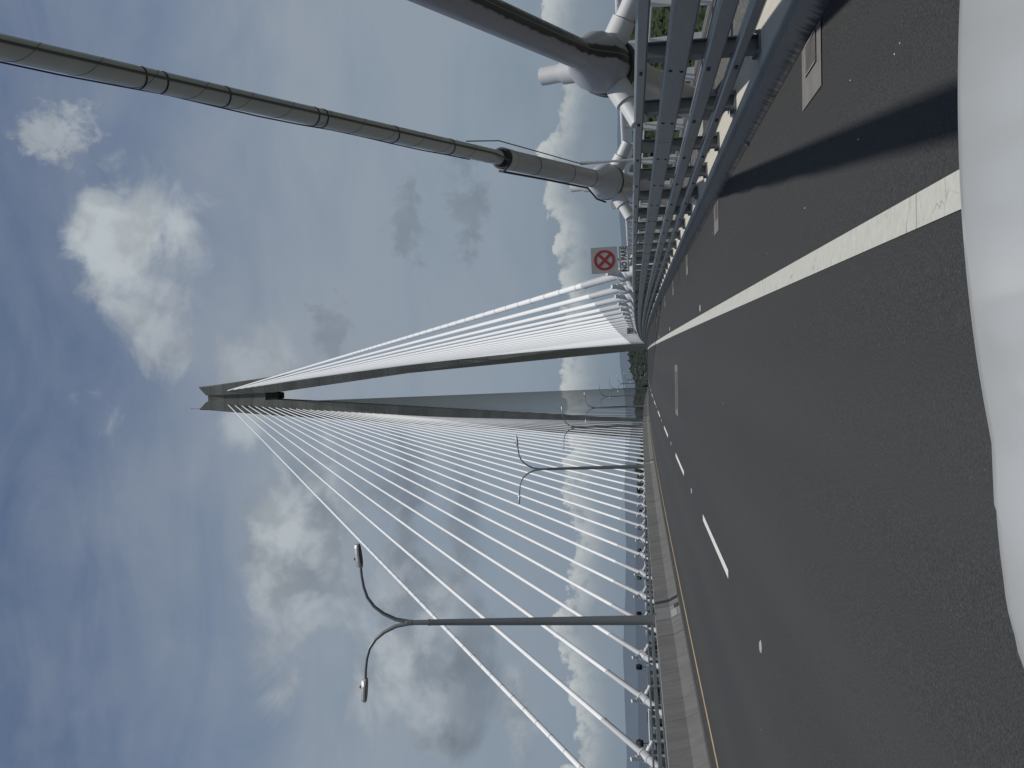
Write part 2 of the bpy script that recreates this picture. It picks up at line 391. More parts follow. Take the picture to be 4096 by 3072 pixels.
def pipe_rail(X,z,name,label,sg):
    root=empty(name,(0,0,0)); tag(root,label,'railing')
    ys=[v for v in YS if -10<=v<=560]
    m=MB(); m.tube([(X,y,z+zr(y)) for y in ys],.052,10); m.build('handrail',PIPE,root,True)
    for q,zz in enumerate((.86,.50)):
        m=MB(); m.tube([(X+sg*.05,y,zz+zr(y)-(.1 if sg<0 else 0)) for y in ys],.018,6); m.build('lower_wire',PIPE,root,True)
    P=list(np.arange(-8.4,560,1.8)); near=[p for p in P if (p>5 if sg>0 else p>30)][:90]; far=[p for p in P if p>near[-1]]
    def post(m,Y):
        a=zr(Y); b=CT if sg>0 else LT
        m.add([(X-.05,Y-.022,z+a),(X+.05,Y-.022,z+a),(X+.11*1,Y-.022,b+a),(X-.11*1,Y-.022,b+a),(X-.05,Y+.022,z+a),(X+.05,Y+.022,z+a),(X+.11,Y+.022,b+a),(X-.11,Y+.022,b+a)],[(0,1,2,3),(7,6,5,4),(0,3,7,4),(1,5,6,2),(0,4,5,1),(3,2,6,7)])
    for Y in near: m=MB(); post(m,Y); m.build('post',PIPE,root)
    m=MB()
    for Y in far: post(m,Y)
    tag(m.build('post_row',PIPE,root),kind='stuff')
pipe_rail(4.45,1.27,'pipe_railing','white pipe railing on the deck edge behind the galvanised guardrail',1)
pipe_rail(-19.95,1.12,'pipe_railing','white pipe railing on the far deck edge beyond the median barrier',-1)
# ================================================================== DRAINS
def drain(Y,x0,x1,yl,label,group,gx=None):
    z=zr(Y); root=empty('drain_grate',(0,0,0)); tag(root,label,'drain',group)
    def zz(x,d): return xf(x)+z+d
    m=MB(); m.add([(x0,Y-yl,zz(x0,.008)),(x1,Y-yl,zz(x1,.008)),(x1,Y+yl,zz(x1,.008)),(x0,Y+yl,zz(x0,.008))],[(0,1,2,3)]); m.build('apron',APRON,root)
    a,b=gx; gy=yl*.55
    m=MB(); m.add([(a,Y-gy,zz(a,.012)),(b,Y-gy,zz(b,.012)),(b,Y+gy,zz(b,.012)),(a,Y+gy,zz(a,.012))],[(0,1,2,3)]); m.build('slot',VOID,root)
    m=MB(); n=9
    for i in range(n+1):
        yy=Y-gy+2*gy*i/n; m.add([(a,yy-.010,zz(a,.017)),(b,yy-.010,zz(b,.017)),(b,yy+.010,zz(b,.017)),(a,yy+.010,zz(a,.017))],[(0,1,2,3)])
    for xe in (a,b-.012):
        m.add([(xe,Y-gy,zz(xe,.019)),(xe+.012,Y-gy,zz(xe,.019)),(xe+.012,Y+gy,zz(xe,.019)),(xe,Y+gy,zz(xe,.019))],[(0,1,2,3)])
    m.build('grate_bars',GRATE,root)
for i in range(9):
    drain(7.4+7.95*i,1.73,2.165,.37,f'concrete drain with iron grate in the gutter by the kerb, {["nearest","second","third","fourth","fifth","sixth","seventh","eighth","ninth"][i]} from the camera','drains along the kerb',gx=(1.93,2.15))
# cross drain in the lane
root=empty('cross_drain',(0,0,0)); tag(root,'pale concrete plate with a dark slotted cover across the middle of the lane','drain')
z=zr(30)
m=MB(); m.add([(-1.8,29.15,xf(-1.8)+z+.008),(-.35,29.15,xf(-.35)+z+.008),(-.35,30.75,xf(-.35)+z+.008),(-1.8,30.75,xf(-1.8)+z+.008)],[(0,1,2,3)]); m.build('plate',APRON,root)
m=MB()
for i in range(9):
    x=-1.62+i*.122; m.add([(x,29.5,xf(x)+z+.013),(x+.10,29.5,xf(x+.1)+z+.013),(x+.10,30.35,xf(x+.1)+z+.013),(x,30.35,xf(x)+z+.013)],[(0,1,2,3)])
m.build('slots',mat('slot_cover',(.04,.041,.042),.7,var=.2),root)
# road studs
k=0
for X,ys in ((-3.07,[10.75+12.2*i for i in range(10)]),(.80,[19.2+15.4*i for i in range(7)])):
    for i,Y in enumerate(ys):
        z=zr(Y)+xf(X); m=MB()
        N=12; v=[(X+.07*math.cos(2*PI*q/N),Y+.055*math.sin(2*PI*q/N),z) for q in range(N)]+[(X+.05*math.cos(2*PI*q/N),Y+.035*math.sin(2*PI*q/N),z+.014) for q in range(N)]
        m.add(v,[(q,(q+1)%N,N+(q+1)%N,N+q) for q in range(N)]+[tuple(range(N,2*N))])
        o=m.build('road_stud',RPM,None,True)
        nm=['nearest','second','third','fourth','fifth','sixth','seventh','eighth','ninth','tenth'][i]
        if X<0: tag(o,f'pale raised road stud between lane dashes, {nm} from the camera','road stud','road studs between the lane dashes')
        else: tag(o,f'pale raised road stud beside the white edge line, {nm} from the camera','road stud','road studs beside the white edge line')
# litter specks
m=MB()
for i in range(70):
    X=random.choice([random.uniform(1.0,2.1),random.uniform(1.0,2.1),random.uniform(-7.3,-6.8),random.uniform(-6,1)]); Y=random.uniform(3,45)**1.0
    s=random.uniform(.003,.008); z=zr(Y)+xf(X)+.004; a=random.uniform(0,PI)
    v=[(X+s*math.cos(a+q*PI/2)*random.uniform(.6,1.3),Y+s*1.6*math.sin(a+q*PI/2),z) for q in range(4)]+[(X,Y,z+s*.9)]
    m.add(v,[(0,1,4),(1,2,4),(2,3,4),(3,0,4)])
o=m.build('gravel',mat('pale_grit',(.5,.49,.46),.8,var=.3,vscale=30)); tag(o,'pale grit and small chips scattered on the asphalt','grit',kind='stuff')
# ================================================================== TOWER
TY=291.6
def legpts(pts,z):
    zs=[p[0] for p in pts]; return float(np.interp(z,zs[::-1] if zs[0]>zs[-1] else zs,[p[1] for p in (pts[::-1] if zs[0]>zs[-1] else pts)]))
RI=[(124.6,-7.04),(106.9,-6.9),(103.5,-6.82),(73.8,-3.7),(23.3,1.6),(-3.9,4.3),(-80,11.5)]
RO=[(124.6,-4.35),(101.4,-1.95),(73.8,1.0),(23.3,6.4),(-3.9,8.9),(-80,16)]
LI=[(124.6,-8.89),(106.9,-8.98),(103.5,-9.0),(74.1,-11.6),(23.9,-16.26),(2.2,-18.2),(-80,-24.5)]
LO=[(124.6,-11.3),(108.4,-13.14),(93.3,-14.56),(74.3,-16.36),(23.3,-21.0),(1.3,-23.0),(-80,-29.3)]
def halfdepth(z): return 3.6+ (124.6-z)*.012
tower=empty('bridge_tower',(0,TY,0)); tag(tower,'tall grey concrete A-shaped bridge tower with notched top carrying the stay cables','bridge tower')
def leg(I,O,tipo,tipi):
    zs=[-78,-40,-3,10,23.3,40,57,73.9,88,96,103.6,106.8,114,124.0]
    m=MB(); v=[];f=[]
    for z in zs:
        i,o=legpts(I,z),legpts(O,z); d=halfdepth(z); c=.28; s=1 if o>i else -1
        ring=[(i,-d),(i,d),(o-s*c,d),(o,d-c),(o,-d+c),(o-s*c,-d)]
        v+=[(x,y,z) for x,y in ring]
    d=halfdepth(125); 
    n=6
    s=1 if tipo>tipi else -1
    ring=[(tipi,-d),(tipi,d),(tipo-s*.28,d),(tipo,d-.28),(tipo,-d+.28),(tipo-s*.28,-d)]
    zt=[124.5,124.5,126.6,126.85,126.85,126.6]
    v+=[(x,y,z) for (x,y),z in zip(ring,zt)]
    L=len(zs)+1
    for j in range(L-1):
        for k in range(n): q=(k+1)%n; f.append((j*n+k,j*n+q,(j+1)*n+q,(j+1)*n+k))
    f.append(tuple(range((L-1)*n,L*n))); f.append(tuple(range(n)))
    m.add(v,f); return m
leg(RI,RO,-4.42,-7.04).build('leg',TOWR,tower)
leg(LI,LO,-11.2,-8.89).build('leg',TOWR,tower)
m=MB()
v=[];zz=[106.9,110,124.3]
for z in zz:
    a,b=legpts(LI,z)-.25,legpts(RI,z)+.25
    v+=[(a,-3.0,z),((a+b)/2-.45,-2.75,z),((a+b)/2+.45,-2.75,z),(b,-3.0,z),(b,2.9,z),(a,2.9,z)]
f=[]
for j in range(2):
    for k in range(6): q=(k+1)%6; f.append((j*6+k,j*6+q,(j+1)*6+q,(j+1)*6+k))
f+= [tuple(range(6)),tuple(range(12,18))]
m.add(v,f); m.build('cross_wall',TOWR,tower)
m=MB(); m.add([(-9.3,-2.6,106.9),(-6.6,-2.6,106.9),(-6.6,2.6,106.9),(-9.3,2.6,106.9),(-8.9,-2.5,103.2),(-7.0,-2.5,103.2),(-7.0,2.5,103.2),(-8.9,2.5,103.2),(-8.6,-2.3,102.9),(-7.3,-2.3,102.9),(-7.3,2.3,102.9),(-8.6,2.3,102.9)],
   [(0,1,5,4),(1,2,6,5),(2,3,7,6),(3,0,4,7),(4,5,9,8),(5,6,10,9),(6,7,11,10),(7,4,8,11),(8,9,10,11)])
m.build('soffit_slab',mat('dark_soffit',(.045,.047,.045),.9,var=.3,vscale=.5),tower)
m=MB(); m.tube([(-10.9,-1,126.5),(-10.9,-1,130.1)],.05,6); m.lathe((-10.9,-1,130.1),(0,0,1),[(0,.12),(.25,.12)],6); m.build('antenna',DARK,tower)
m=MB(); m.lathe((-4.7,-1,126.6),(0,0,1),[(0,.18),(.4,.18),(.6,.1)],8); m.build('beacon',DARK,tower)
# pier cap under the deck
m=MB(); m.box(-24,9,-4,4,-14,-9.4); m.build('crossbeam',TOWR,tower)
# ================================================================== STAY CABLES
def basis(d):
    d=d.normalized(); side=d.cross(Vector((0,0,1))).normalized(); up=side.cross(d).normalized(); return side,up
def stay(B,T,tl,detail,side,cr=.13,mat_c=WHITE,mat_t=TUBE,rear=False,name='stay_cable'):
    """B housing centre by the deck, T anchor point on the tower"""
    B=Vector(B); T=Vector(T); d=(T-B).normalized()
    root=empty(name,tuple(B)); inv=lambda mb,nm,M,sm=True,par=None: mb.build(nm,M,par or root,sm,loc=None)
    def put(mb,nm,M,sm=True):
        o=mb.build(nm,M,root,sm); o.location=(-B.x,-B.y,-B.z); return o
    n={0:6,1:8,2:20}[detail]
    m=MB(); m.lathe(B,d,[(tl-.02,cr),((T-B).length,cr)],{0:5,1:8,2:20}[detail],caps=False); put(m,'sheath',mat_c)
    base=B-d*((B.z-(zr(B.y)+(CT if side=='r' else LT)))/d.z)
    if detail==0:
        m=MB(); m.lathe(B,d,[(-1.6,.2),(-.4,.22),(-.05,.31),(.1,.3),(.42,.16),(tl,.155)],6); put(m,'guide_tube',mat_t)
        return root
    r2=.152
    m=MB(); m.lathe(B,d,[(.40,r2),(tl-.25,r2),(tl-.24,r2+.006),(tl,r2+.006),(tl+.03,cr)],n); put(m,'guide_tube',mat_t)
    m=MB(); m.lathe(B,d,[(-.62,.225),(-.42,.235),(-.26,.29),(-.10,.312),(.03,.312),(.12,.29),(.34,.175),(.44,r2+.003)],n); put(m,'damper_housing',mat_t)
    bw=.15 if rear else .03
    m=MB(); m.lathe(B,d,[(-.20-bw,.3),(-.20-bw,.318),(-.20,.325),(-.20,.30)] if rear else [(-.10,.30),(-.10,.322),(-.10+bw,.322),(-.10+bw,.30)],n,caps=False); put(m,'seal_band',BLACK)
    L0=(B-base).length
    m=MB(); m.lathe(B,d,[(-L0-.15,.2),(-L0+.12,.2),(-L0+.121,.27),(-L0+.16,.27),(-L0+.161,.2),(-.62,.2)],n); put(m,'base_tube',mat_t)
    m=MB(); cx=base.x; m.box(cx-.42,cx+.42,base.y-.75,base.y+.55,base.z-.02,base.z+.16); 
    put(m,'plinth',PLIN,False)
    s,u=basis(d)
    for kk,ang in enumerate((90,210,330)):
        w=math.radians(ang); e=(s*math.cos(w)+u*math.sin(w)).normalized(); c0=B-d*.18
        m=MB(); m.lathe(c0,e,[(.12,.135),(.30,.135),(.50,.128),(.50,.118)],n if detail==2 else 8)
        m.lathe(c0,e,[(.505,.10),(.76,.10),(.765,.09)],n if detail==2 else 8); put(m,'damper',DAMP)
    return root
def anchor(side,i,back=False):
    z=117.8-2.045*i
    h=z-1.3
    if side=='r': x=-5.82+.11*(116.5-h)
    else: x=-10.05-.0916*(116.5-h)
    y=TY-(halfdepth(z)-.05) if not back else TY+(halfdepth(z)-.05)
    return (x,y,z)
FARM=mat('far_sheath_shaded',(.33,.32,.285),.6,var=.1,vscale=.2)  # white stays greyed, shade of their undersides put into the colour
grp={'r':'white stay cables of the near fan on the guardrail side','l':'white stay cables of the near fan beyond the median'}
stays={}
for side,X in (('r',3.1),('l',-18.62)):
    for i in range(31):
        Y=39.6+8*i; hz=1.50 if side=='r' else 1.42
        det=2 if i<3 else (1 if i<16 else 0)
        o=stay((X,Y,hz+zr(Y)),anchor(side,i),3.9 if side=='r' else 4.6,det,side)
        where='before the tower, guardrail side' if side=='r' else 'before the tower, beyond the median'
        tag(o,f'white stay cable {where}, {ORD[i]} of its fan','stay cable',grp[side]); stays[side,i]=o
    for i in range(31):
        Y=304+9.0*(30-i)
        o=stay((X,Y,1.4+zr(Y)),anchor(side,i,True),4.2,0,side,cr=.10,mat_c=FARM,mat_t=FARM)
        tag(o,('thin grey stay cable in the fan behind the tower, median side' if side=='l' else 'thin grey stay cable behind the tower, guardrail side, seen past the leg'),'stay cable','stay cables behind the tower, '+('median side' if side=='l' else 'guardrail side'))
# rear tower's two outermost stays (the tower itself stands far behind the camera)
RT=-238.0
def rear_dir(B): return Vector((-5.82,RT,117.8))
REARM=mat('shaded_grey_sheath',(.52,.525,.50),.45,var=.1,vscale=1.5)  # white sheath seen from below, its shade painted in as grey
B2=Vector((3.1,18.45,1.60)); T2=Vector((-5.82,RT,117.8))
B1=Vector((3.1,10.95,1.52)); T1=Vector((-5.6,RT,115.8))
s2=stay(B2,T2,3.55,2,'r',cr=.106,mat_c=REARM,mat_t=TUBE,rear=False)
tag(s2,'thick near stay cable wrapped with straps, conduit and helical ribs, rising back over the camera','stay cable')
s1=stay(B1,T1,9.5,2,'r',mat_t=TUBE,rear=True)
tag(s1,'nearest stay cable with a dark mould streak along its grey tube and a black band','stay cable')
for ch in s1.children:
    if ch.name.startswith(('guide_tube','damper_housing')):
        # give the streaked paint an axis-aligned frame
        d=(T1-B1).normalized(); s,u=basis(d)
        R=Matrix((u,s,d)).transposed().to_4x4(); R.translation=Vector((0,0,0))
        me=ch.data; inv=R.inverted()
        for v in me.vertices: v.co=inv@(v.co-B1)
        ch.location=(0,0,0); ch.rotation_euler=R.to_euler()
        me.materials[0]=STAIN
def attach(root,B,T,r,items):
    d=(T-B).normalized(); s,u=basis(d)
    def P(t,ang,rr): 
        w=math.radians(ang); return B+d*t+(s*math.cos(w)+u*math.sin(w))*rr
    for nm,M,mb in items(P,d,s,u):
        o=mb.build(nm,M,root,True); o.location=-B
COND=mat('conduit_grey',(.11,.112,.11),.6,var=.2,vscale=3)
def items2(P,d,s,u):
    out=[]
    r=.106
    # conduit along the cable, dropping over the tube end
    pts=[P(t,-98,r+.010) for t in np.arange(3.9,40,1.0)]
    m=MB(); m.tube([P(3.62,-70,r+.07)]+[P(3.8,-85,r+.035)]+pts,.013,8); out.append(('conduit',COND,m))
    m=MB(); m.tube([P(3.62,-70,.2),P(3.62,-20,.22),P(3.5,25,.19),P(2.0,28,.178),P(.55,28,.178),P(.05,28,.335),P(-.3,25,.36)],.018,8); out.append(('conduit',DARK,m))
    # thin wire on the opposite side
    pts=[P(t,40+8*math.sin(t*2.1),r+.012+.012*abs(math.sin(t*1.3))) for t in np.arange(4.3,40,.6)]
    m=MB(); m.tube(pts,.008,6); out.append(('wire',BLACK,m))
    m=MB(); m.tube([P(4.6,-150,r+.02),P(3.8,-152,.24),P(3.2,-155,.23),P(2.2,-158,.215),P(1.4,-160,.20),P(1.1,-160,.2)],.008,6); out.append(('wire',BLACK,m))
    q=P(1.1,-160,.2); m=MB(); m.tube([q,q-Vector((0,0,.1)),q-Vector((0,.0,.5))+Vector((.0,-.02,0)),q-Vector((0,0,1.75))+Vector((0,-.03,0))],[.03,.028,.02,.02],8); out.append(('riser_pipe',TUBE,m))
    # straps with buckles
    for t in (4.95,6.2,7.55,7.70,9.05,9.85,10.1,12.4,14,16,18.2):
        m=MB(); m.lathe(P(t,0,0),d,[(-.009,r),(-.009,r+.006),(.009,r+.006),(.009,r)],20,caps=False)
        m.box(-.02,.02,-.02,.02,-.02,.02,R=Matrix.Translation(P(t,100,r+.02))); out.append(('strap',DARK,m))
    # helical rib
    pts=[P(3.9+a/360*.62,a*1.0-40,r+.001) for a in np.arange(0,360*30,20)]
    m=MB(); m.tube(pts,.0028,5); out.append(('helical_rib',mat('rib_grey',(.10,.10,.098),.6),m))
    # black boot at the tube mouth
    m=MB(); m.lathe(P(0,0,0),d,[(3.50,.153),(3.5,.160),(3.585,.160),(3.59,.135),(3.66,.112)],20,caps=False); out.append(('rubber_boot',BLACK,m))
    for t in (.62,1.45,2.6,3.3):
        m=MB(); m.lathe(P(0,0,0),d,[(t,.153),(t,.1565),(t+.012,.1565),(t+.012,.153)],20,caps=False); out.append(('weld_ring',DARK,m))
    return out
attach(s2,B2,T2,.106,items2)
def items_w(P,d,s,u):
    out=[]; r=.13
    pts=[P(t,-110,r+.016) for t in np.arange(3.9,90,2.5)]; m=MB(); m.tube(pts,.014,6); out.append(('conduit',TUBE,m))
    for t in np.arange(4.6,60,1.9):
        m=MB(); m.lathe(P(t,0,0),d,[(-.02,r),(-.02,r+.012),(.02,r+.012),(.02,r)],10,caps=False); out.append(('strap',HEAD,m))
    return out
for key in (('r',0),('l',0)):
    o=stays[key]; B=Vector(o.location); T=Vector(anchor(key[0],0)); attach(o,B,T,.13,items_w)
def items_c(P,d,s,u):
    m=MB(); m.tube([P(t,-100,.13+.01+.01*math.sin(t)) for t in np.arange(4.5,40,1)],.008,5)
    m2=MB(); m2.tube([P(-.4,-100,.45),P(.1,-100,.36),P(.7,-100,.17),P(4.4,-100,.17)],.01,5)
    return [('wire',DARK,m),('wire',PIPE,m2)]
for key in (('r',2),('l',3)):
    o=stays[key]; B=Vector(o.location); T=Vector(anchor(*key)); attach(o,B,T,.112,items_c)
# junction boxes on the anchorages
for (x,y,l) in ((2.72,18.9,'white junction box on the housing of the strapped stay cable'),(2.75,40.3,'white junction box by the anchorage behind the no-stopping sign')):
    m=MB(); m.rbox(x-.05,x+.07,y-.05,y+.05,1.40+zr(y),1.55+zr(y),.012,R=None); o=m.build('junction_box',PIPE); tag(o,l,'junction box')
# ================================================================== FLOODLIGHTS
def flood(X,Y,z,label,group,ry):
    z+=zr(Y); root=empty('floodlight',(X,Y,z)); tag(root,label,'floodlight',group)
    m=MB(); m.tube([(0,0,-.42),(0,0,-.12)],.02,8); m.build('stem',DARK,root)
    m=MB(); m.box(-.17,-.15,-.03,.03,-.14,.05); m.box(.15,.17,-.03,.03,-.14,.05); m.box(-.17,.17,-.03,.03,-.15,-.13); m.build('yoke',DARK,root)
    R=Matrix.Rotation(ry,4,'X'); m=MB(); v=[(-.14,-.10,-.11),(.14,-.10,-.11),(.14,-.10,.11),(-.14,-.10,.11),(-.16,.16,-.15),(.16,.16,-.15),(.16,.16,.15),(-.16,.16,.15)]
    m.add([tuple(R@Vector(p)) for p in v],[(0,1,2,3),(0,4,5,1),(1,5,6,2),(2,6,7,3),(3,7,4,0),(4,7,6,5)]); m.build('lamp_body',BLACK,root)
    m=MB()
    for i in range(5): m.box(-.12+.055*i,-.11+.055*i,-.16,-.10,-.1,.1,R=R)
    m.build('heat_sink',BLACK,root)
for i,Y in enumerate((52.4,65.3,78.8,91.6,104.6,117.8,131)):
    flood(-19.9,Y,1.62,f'black floodlight on the far white pipe railing, {["nearest","second","third","fourth","fifth","sixth","seventh"][i]} from the camera','black floodlights on the far pipe railing',math.radians(50))
# ================================================================== SIGNS
def text_mesh(txt,size,xs,loc,M,parent,name,off=.0):
    cu=bpy.data.curves.new('lettering','FONT'); cu.body=txt; cu.size=size; cu.align_x='CENTER'; cu.align_y='CENTER'; cu.offset=off; cu.extrude=.0015
    t=bpy.data.objects.new('tmp',cu); C.objects.link(t); bpy.context.view_layer.update()
    me=bpy.data.meshes.new_from_object(t.evaluated_get(bpy.context.evaluated_depsgraph_get())); bpy.data.objects.remove(t)
    me.materials.clear(); me.materials.append(M)
    o=bpy.data.objects.new(name,me); C.objects.link(o); o.rotation_euler=(PI/2,0,0); o.scale=(xs,1,1); o.location=loc; o.parent=parent; return o
def plate(w,h,M,parent,name,y=0,zc=0,r=.03):
    m=MB(); pts=[]
    for cx,cz,a0 in ((w/2-r,h/2-r,0),(-w/2+r,h/2-r,90),(-w/2+r,-h/2+r,180),(w/2-r,-h/2+r,270)):
        for a in (0,30,60,90): pts.append((cx+r*math.cos(math.radians(a0+a)),cz+r*math.sin(math.radians(a0+a))))
    n=len(pts); v=[(x,y,z+zc) for x,z in pts]+[(x,y+.004,z+zc) for x,z in pts]
    m.add(v,[tuple(range(n))[::-1],tuple(range(n,2*n))]+[(i,(i+1)%n,n+(i+1)%n,n+i) for i in range(n)]); return m.build(name,M,parent)
def frame(w,h,t,M,parent,y,zc):
    m=MB(); 
    m.box(-w/2,w/2,y-.002,y,zc+h/2-t,zc+h/2); m.box(-w/2,w/2,y-.002,y,zc-h/2,zc-h/2+t); m.box(-w/2,-w/2+t,y-.002,y,zc-h/2+t,zc+h/2-t); m.box(w/2-t,w/2,y-.002,y,zc-h/2+t,zc+h/2-t)
    return m.build('border',M,parent)
def ring(r0,r1,M,parent,y,zc,name,n=48):
    m=MB(); v=[];f=[]
    for i in range(n):
        a=2*PI*i/n
        for r in (r0,r1): v.append((r*math.cos(a),y,zc+r*math.sin(a)))
    for i in range(n): k=(i+1)%n; f.append((2*i,2*i+1,2*k+1,2*k))
    m.add(v,f); return m,name
sg=empty('no_stopping_sign',(2.52,27.0,0)); tag(sg,'square sign with a red crossed circle above a white NO PARE plate on the guardrail','road sign')
zs=1.3+.54
m=MB(); m.box(-.025,.025,.012,.03,.3,zs+.2); m.build('sign_post',GALV,sg)
pl=plate(.70,.69,SIGNB,sg,'panel',0,zs,.02)
m,nm=ring(.205,.272,SRED,pl,-.004,zs,'crossed_circle')
for a in (45,-45):
    R=Matrix.Translation((0,0,zs))@Matrix.Rotation(math.radians(a),4,'Y'); m.box(-.24,.24,-.0065 if a>0 else -.0055,-.0045 if a>0 else -.0035,-.032,.032,R=R)
m.build('crossed_circle',SRED,pl)
zp=1.3+.03
pp=plate(.69,.255,SIGNW,sg,'plate',-.006,zp,.02); frame(.665,.23,.011,SBLK,pp,-.008,zp)
text_mesh('NO PARE',.195,.80,(0,-.009,zp-.004),SBLK,pp,'lettering',.0035)
sg.rotation_euler=(0,math.radians(-1.0),math.radians(8))
s8=empty('speed_limit_sign',(2.72,118,zr(118))); tag(s8,'small distant square 80 speed limit sign beside the dense cable tubes','road sign')
z8=1.3+.52+.9
z8=1.3-.48+1.1
m=MB(); m.box(-.03,.03,.012,.04,.3,z8+.3); m.build('sign_post',GALV,s8)
p8=plate(.70,.76,SIGNB,s8,'panel',0,z8,.03)
m,_=ring(.27,.325,mat('sign_backlit_red',(.10,.035,.035),.5),p8,-.004,z8,'circle'); m.build('circle',mat('sign_backlit_red2',(.10,.03,.03),.5),p8)  # red ring, its backlit darkness put into the colour
text_mesh('80',.34,.95,(0,-.006,z8+.05),SBLK,p8,'lettering',.008)
text_mesh('km/h',.10,1,(0,-.006,z8-.16),SBLK,p8,'lettering',.002)
q8=plate(.68,.34,SIGNB,s8,'plate',0,z8-.60,.03); text_mesh('MAXIMA',.13,.9,(0,-.004,z8-.60),SBLK,q8,'lettering',.003)
# ================================================================== CAR
car=empty('car',(.33,0,0)); tag(car,'silver-white car bonnet filling the bottom of the view, with a curved shut line','car')
def hood_z(x,y):
    W=.95; x=-abs(x)
    t=(y-.6)/1.32; t=max(0,min(1.25,t)); q=abs(x)/W
    crown=.700+.17*(1-t)**.9 if t<1 else .700
    z=crown+.003-.02*t*t-(.028*q*q+.11*min(q,.53)**2)-.038*max(0,(q-.72)/.28)**2.2
    if x<-.5: z+=.004*max(0,min(1,(-x-.5)/.12))*max(0,min(1,(.78-q)/.1)) if q<.78 else 0
    z+=.0025*math.exp(-(((-x-.30-.25*(1-t)))/.03)**2)*max(0,min(1,(t-.15)*4))*max(0,min(1,(.85-t)*6))
    if t>.93: z-=(t-.93)**1.5*2.2
    return z+.03
def front_y(x): return 1.98-.07*(abs(x)/.95)**2-.30*max(0,abs(x)/.95-.78)**1.6*4
def fill(name,x0,x1,M,nx=40,ny=30,dz=0,par=car):
    m=MB(); v=[];f=[]
    for i in range(nx+1):
        for j in range(ny+1):
            X0=x0[j] if hasattr(x0,'__len__') else x0; X1=x1[j] if hasattr(x1,'__len__') else x1
            x=X0+(X1-X0)*i/nx; y=.55+(front_y(x)-.55)*j/ny; v.append((x,y,hood_z(x,y)+dz))
    for i in range(nx):
        for j in range(ny): a=i*(ny+1)+j; f.append((a,a+ny+1,a+ny+2,a+1))
    m.add(v,f); return m
m=fill('x',-.94,.94,PAINT,40,30,-.03); m.build('underbody',BLACK,car,True)
ny=30
cut=[-(.62+.10*(1-(j/ny))**1.0) if j<ny else -.62 for j in range(ny+1)]
cutL=[-(.82-.28*(j/ny)**2.6) for j in range(ny+1)]
cutR=[-c for c in cutL]
hm=fill('hood',cutL,cutR,PAINT,48,ny); hood=hm.build('hood',PAINT,car,True)
lo=[c-.004 for c in cutL]; m=fill('fender',-.948,lo,PAINT,14,ny,-.003); m.build('fender',PAINT,car,True)
lo=[c+.004 for c in cutR]; m=fill('fender',lo,.948,PAINT,14,ny,-.003); m.build('fender',PAINT,car,True)
# skirt pieces: nose and sides
m=MB(); N=40; v=[];f=[]
for i in range(N+1):
    x=-.945+1.89*i/N; y=front_y(x); z=hood_z(x,y)-.004
    for (dy,zz) in ((-.002,z),(.02,z-.02),(.03,z-.12),(.05,.42),(.04,.22),(-.1,.18)): v.append((x,y+dy,zz))
for i in range(N):
    for k in range(5): a=i*6+k; f.append((a,a+6,a+7,a+1))
m.add(v,f); m.build('front_bumper',PAINT,car,True)
for s in (1,-1):
    m=MB(); v=[];f=[]
    for j in range(31):
        y=.0+(front_y(.945)-0)*j/30; yy=max(.55,y); z=hood_z(.945,yy)-.006
        arch=math.sqrt(max(0,.36**2-(y-1.05)**2)); zb=max(.22,.33+arch if arch>0 else .22)
        v+=[(s*.945,y,z),(s*.96,y,min(z-.03,max(zb+.02,z-.1))),(s*.96,y,min(zb,z-.05))]
    for j in range(30):
        for k in range(2): a=j*3+k; f.append((a,a+3,a+4,a+1))
    m.add(v,f); m.build('side_panel',PAINT,car,True)
    m=MB(); m.lathe((s*.70,1.05,.33),(s,0,0),[(0,.2),(0,.32),(.03,.335),(.17,.335),(.2,.32),(.2,.2)],28,caps=False); w=m.build('wheel',TYRE,car,True)
    m=MB(); m.lathe((s*.72,1.05,.33),(s,0,0),[(0,.0),(.12,.06),(.13,.2),(.17,.205)],28); m.build('rim',HEAD,w,True)
    m=MB(); m.lathe((s*.66,front_y(.66)-.06,.50),(0,1,0),[(0,.11),(.05,.10),(.07,.05)],20); m.build('headlight',GLASSD,car,True)
m=MB(); m.box(-.86,.86,.35,.56,.80,.885); m.build('cowl',BLACK,car)
# ================================================================== LAND
GZ=-78
m=MB(); R=60000
m.add([(-R,-R,GZ),(R,-R,GZ),(R,R,GZ),(-R,R,GZ)],[(0,1,2,3)])
struct(m.build('ground',mat('distant_ground',None,1,fn=lambda t,tc,geo:t.mix(t.noise(geo,.004,6,.65),(.03,.042,.028),(.05,.062,.042)),spec=0)))
def ridge(name,dist,prof,M,a0,a1,seed,amp,depth=1500):
    n=160; r=np.random.default_rng(seed); ph=r.uniform(0,6.28,8)
    v=[];f=[]
    for i in range(n+1):
        az=a0+(a1-a0)*i/n
        el=np.interp(az,[p[0] for p in prof],[p[1] for p in prof])
        el+=amp*sum(math.sin(az*fq+ph[k])/(k+1.2) for k,fq in enumerate((.7,1.6,2.9,5.3,9.7,17,31,53)))
        top=EYE+dist*math.tan(math.radians(el)); a=math.radians(az)
        for q,(dd,w) in enumerate(((-depth,0),(-depth*.6,.45),(-depth*.25,.82),(0,1),(depth*.6,.3),(depth,0))):
            D=dist+dd; z=GZ-5+(top-GZ+5)*w*(1+.1*math.sin(az*3+q*2+seed) if 0<w<1 else 1)
            v.append((D*math.sin(a),D*math.cos(a),z))
    for i in range(n):
        for k in range(5): a=i*6+k; f.append((a,a+6,a+7,a+1))
    m=MB(); m.add(v,f); return struct(m.build(name,M,None,True))
HF=hillmat('hazy_far_hill',(.105,.132,.165),(.115,.144,.178),.0006)  # aerial haze painted into the base colours of far and mid hills
HM=hillmat('hazy_mid_hill',(.080,.102,.128),(.090,.113,.138),.0012)
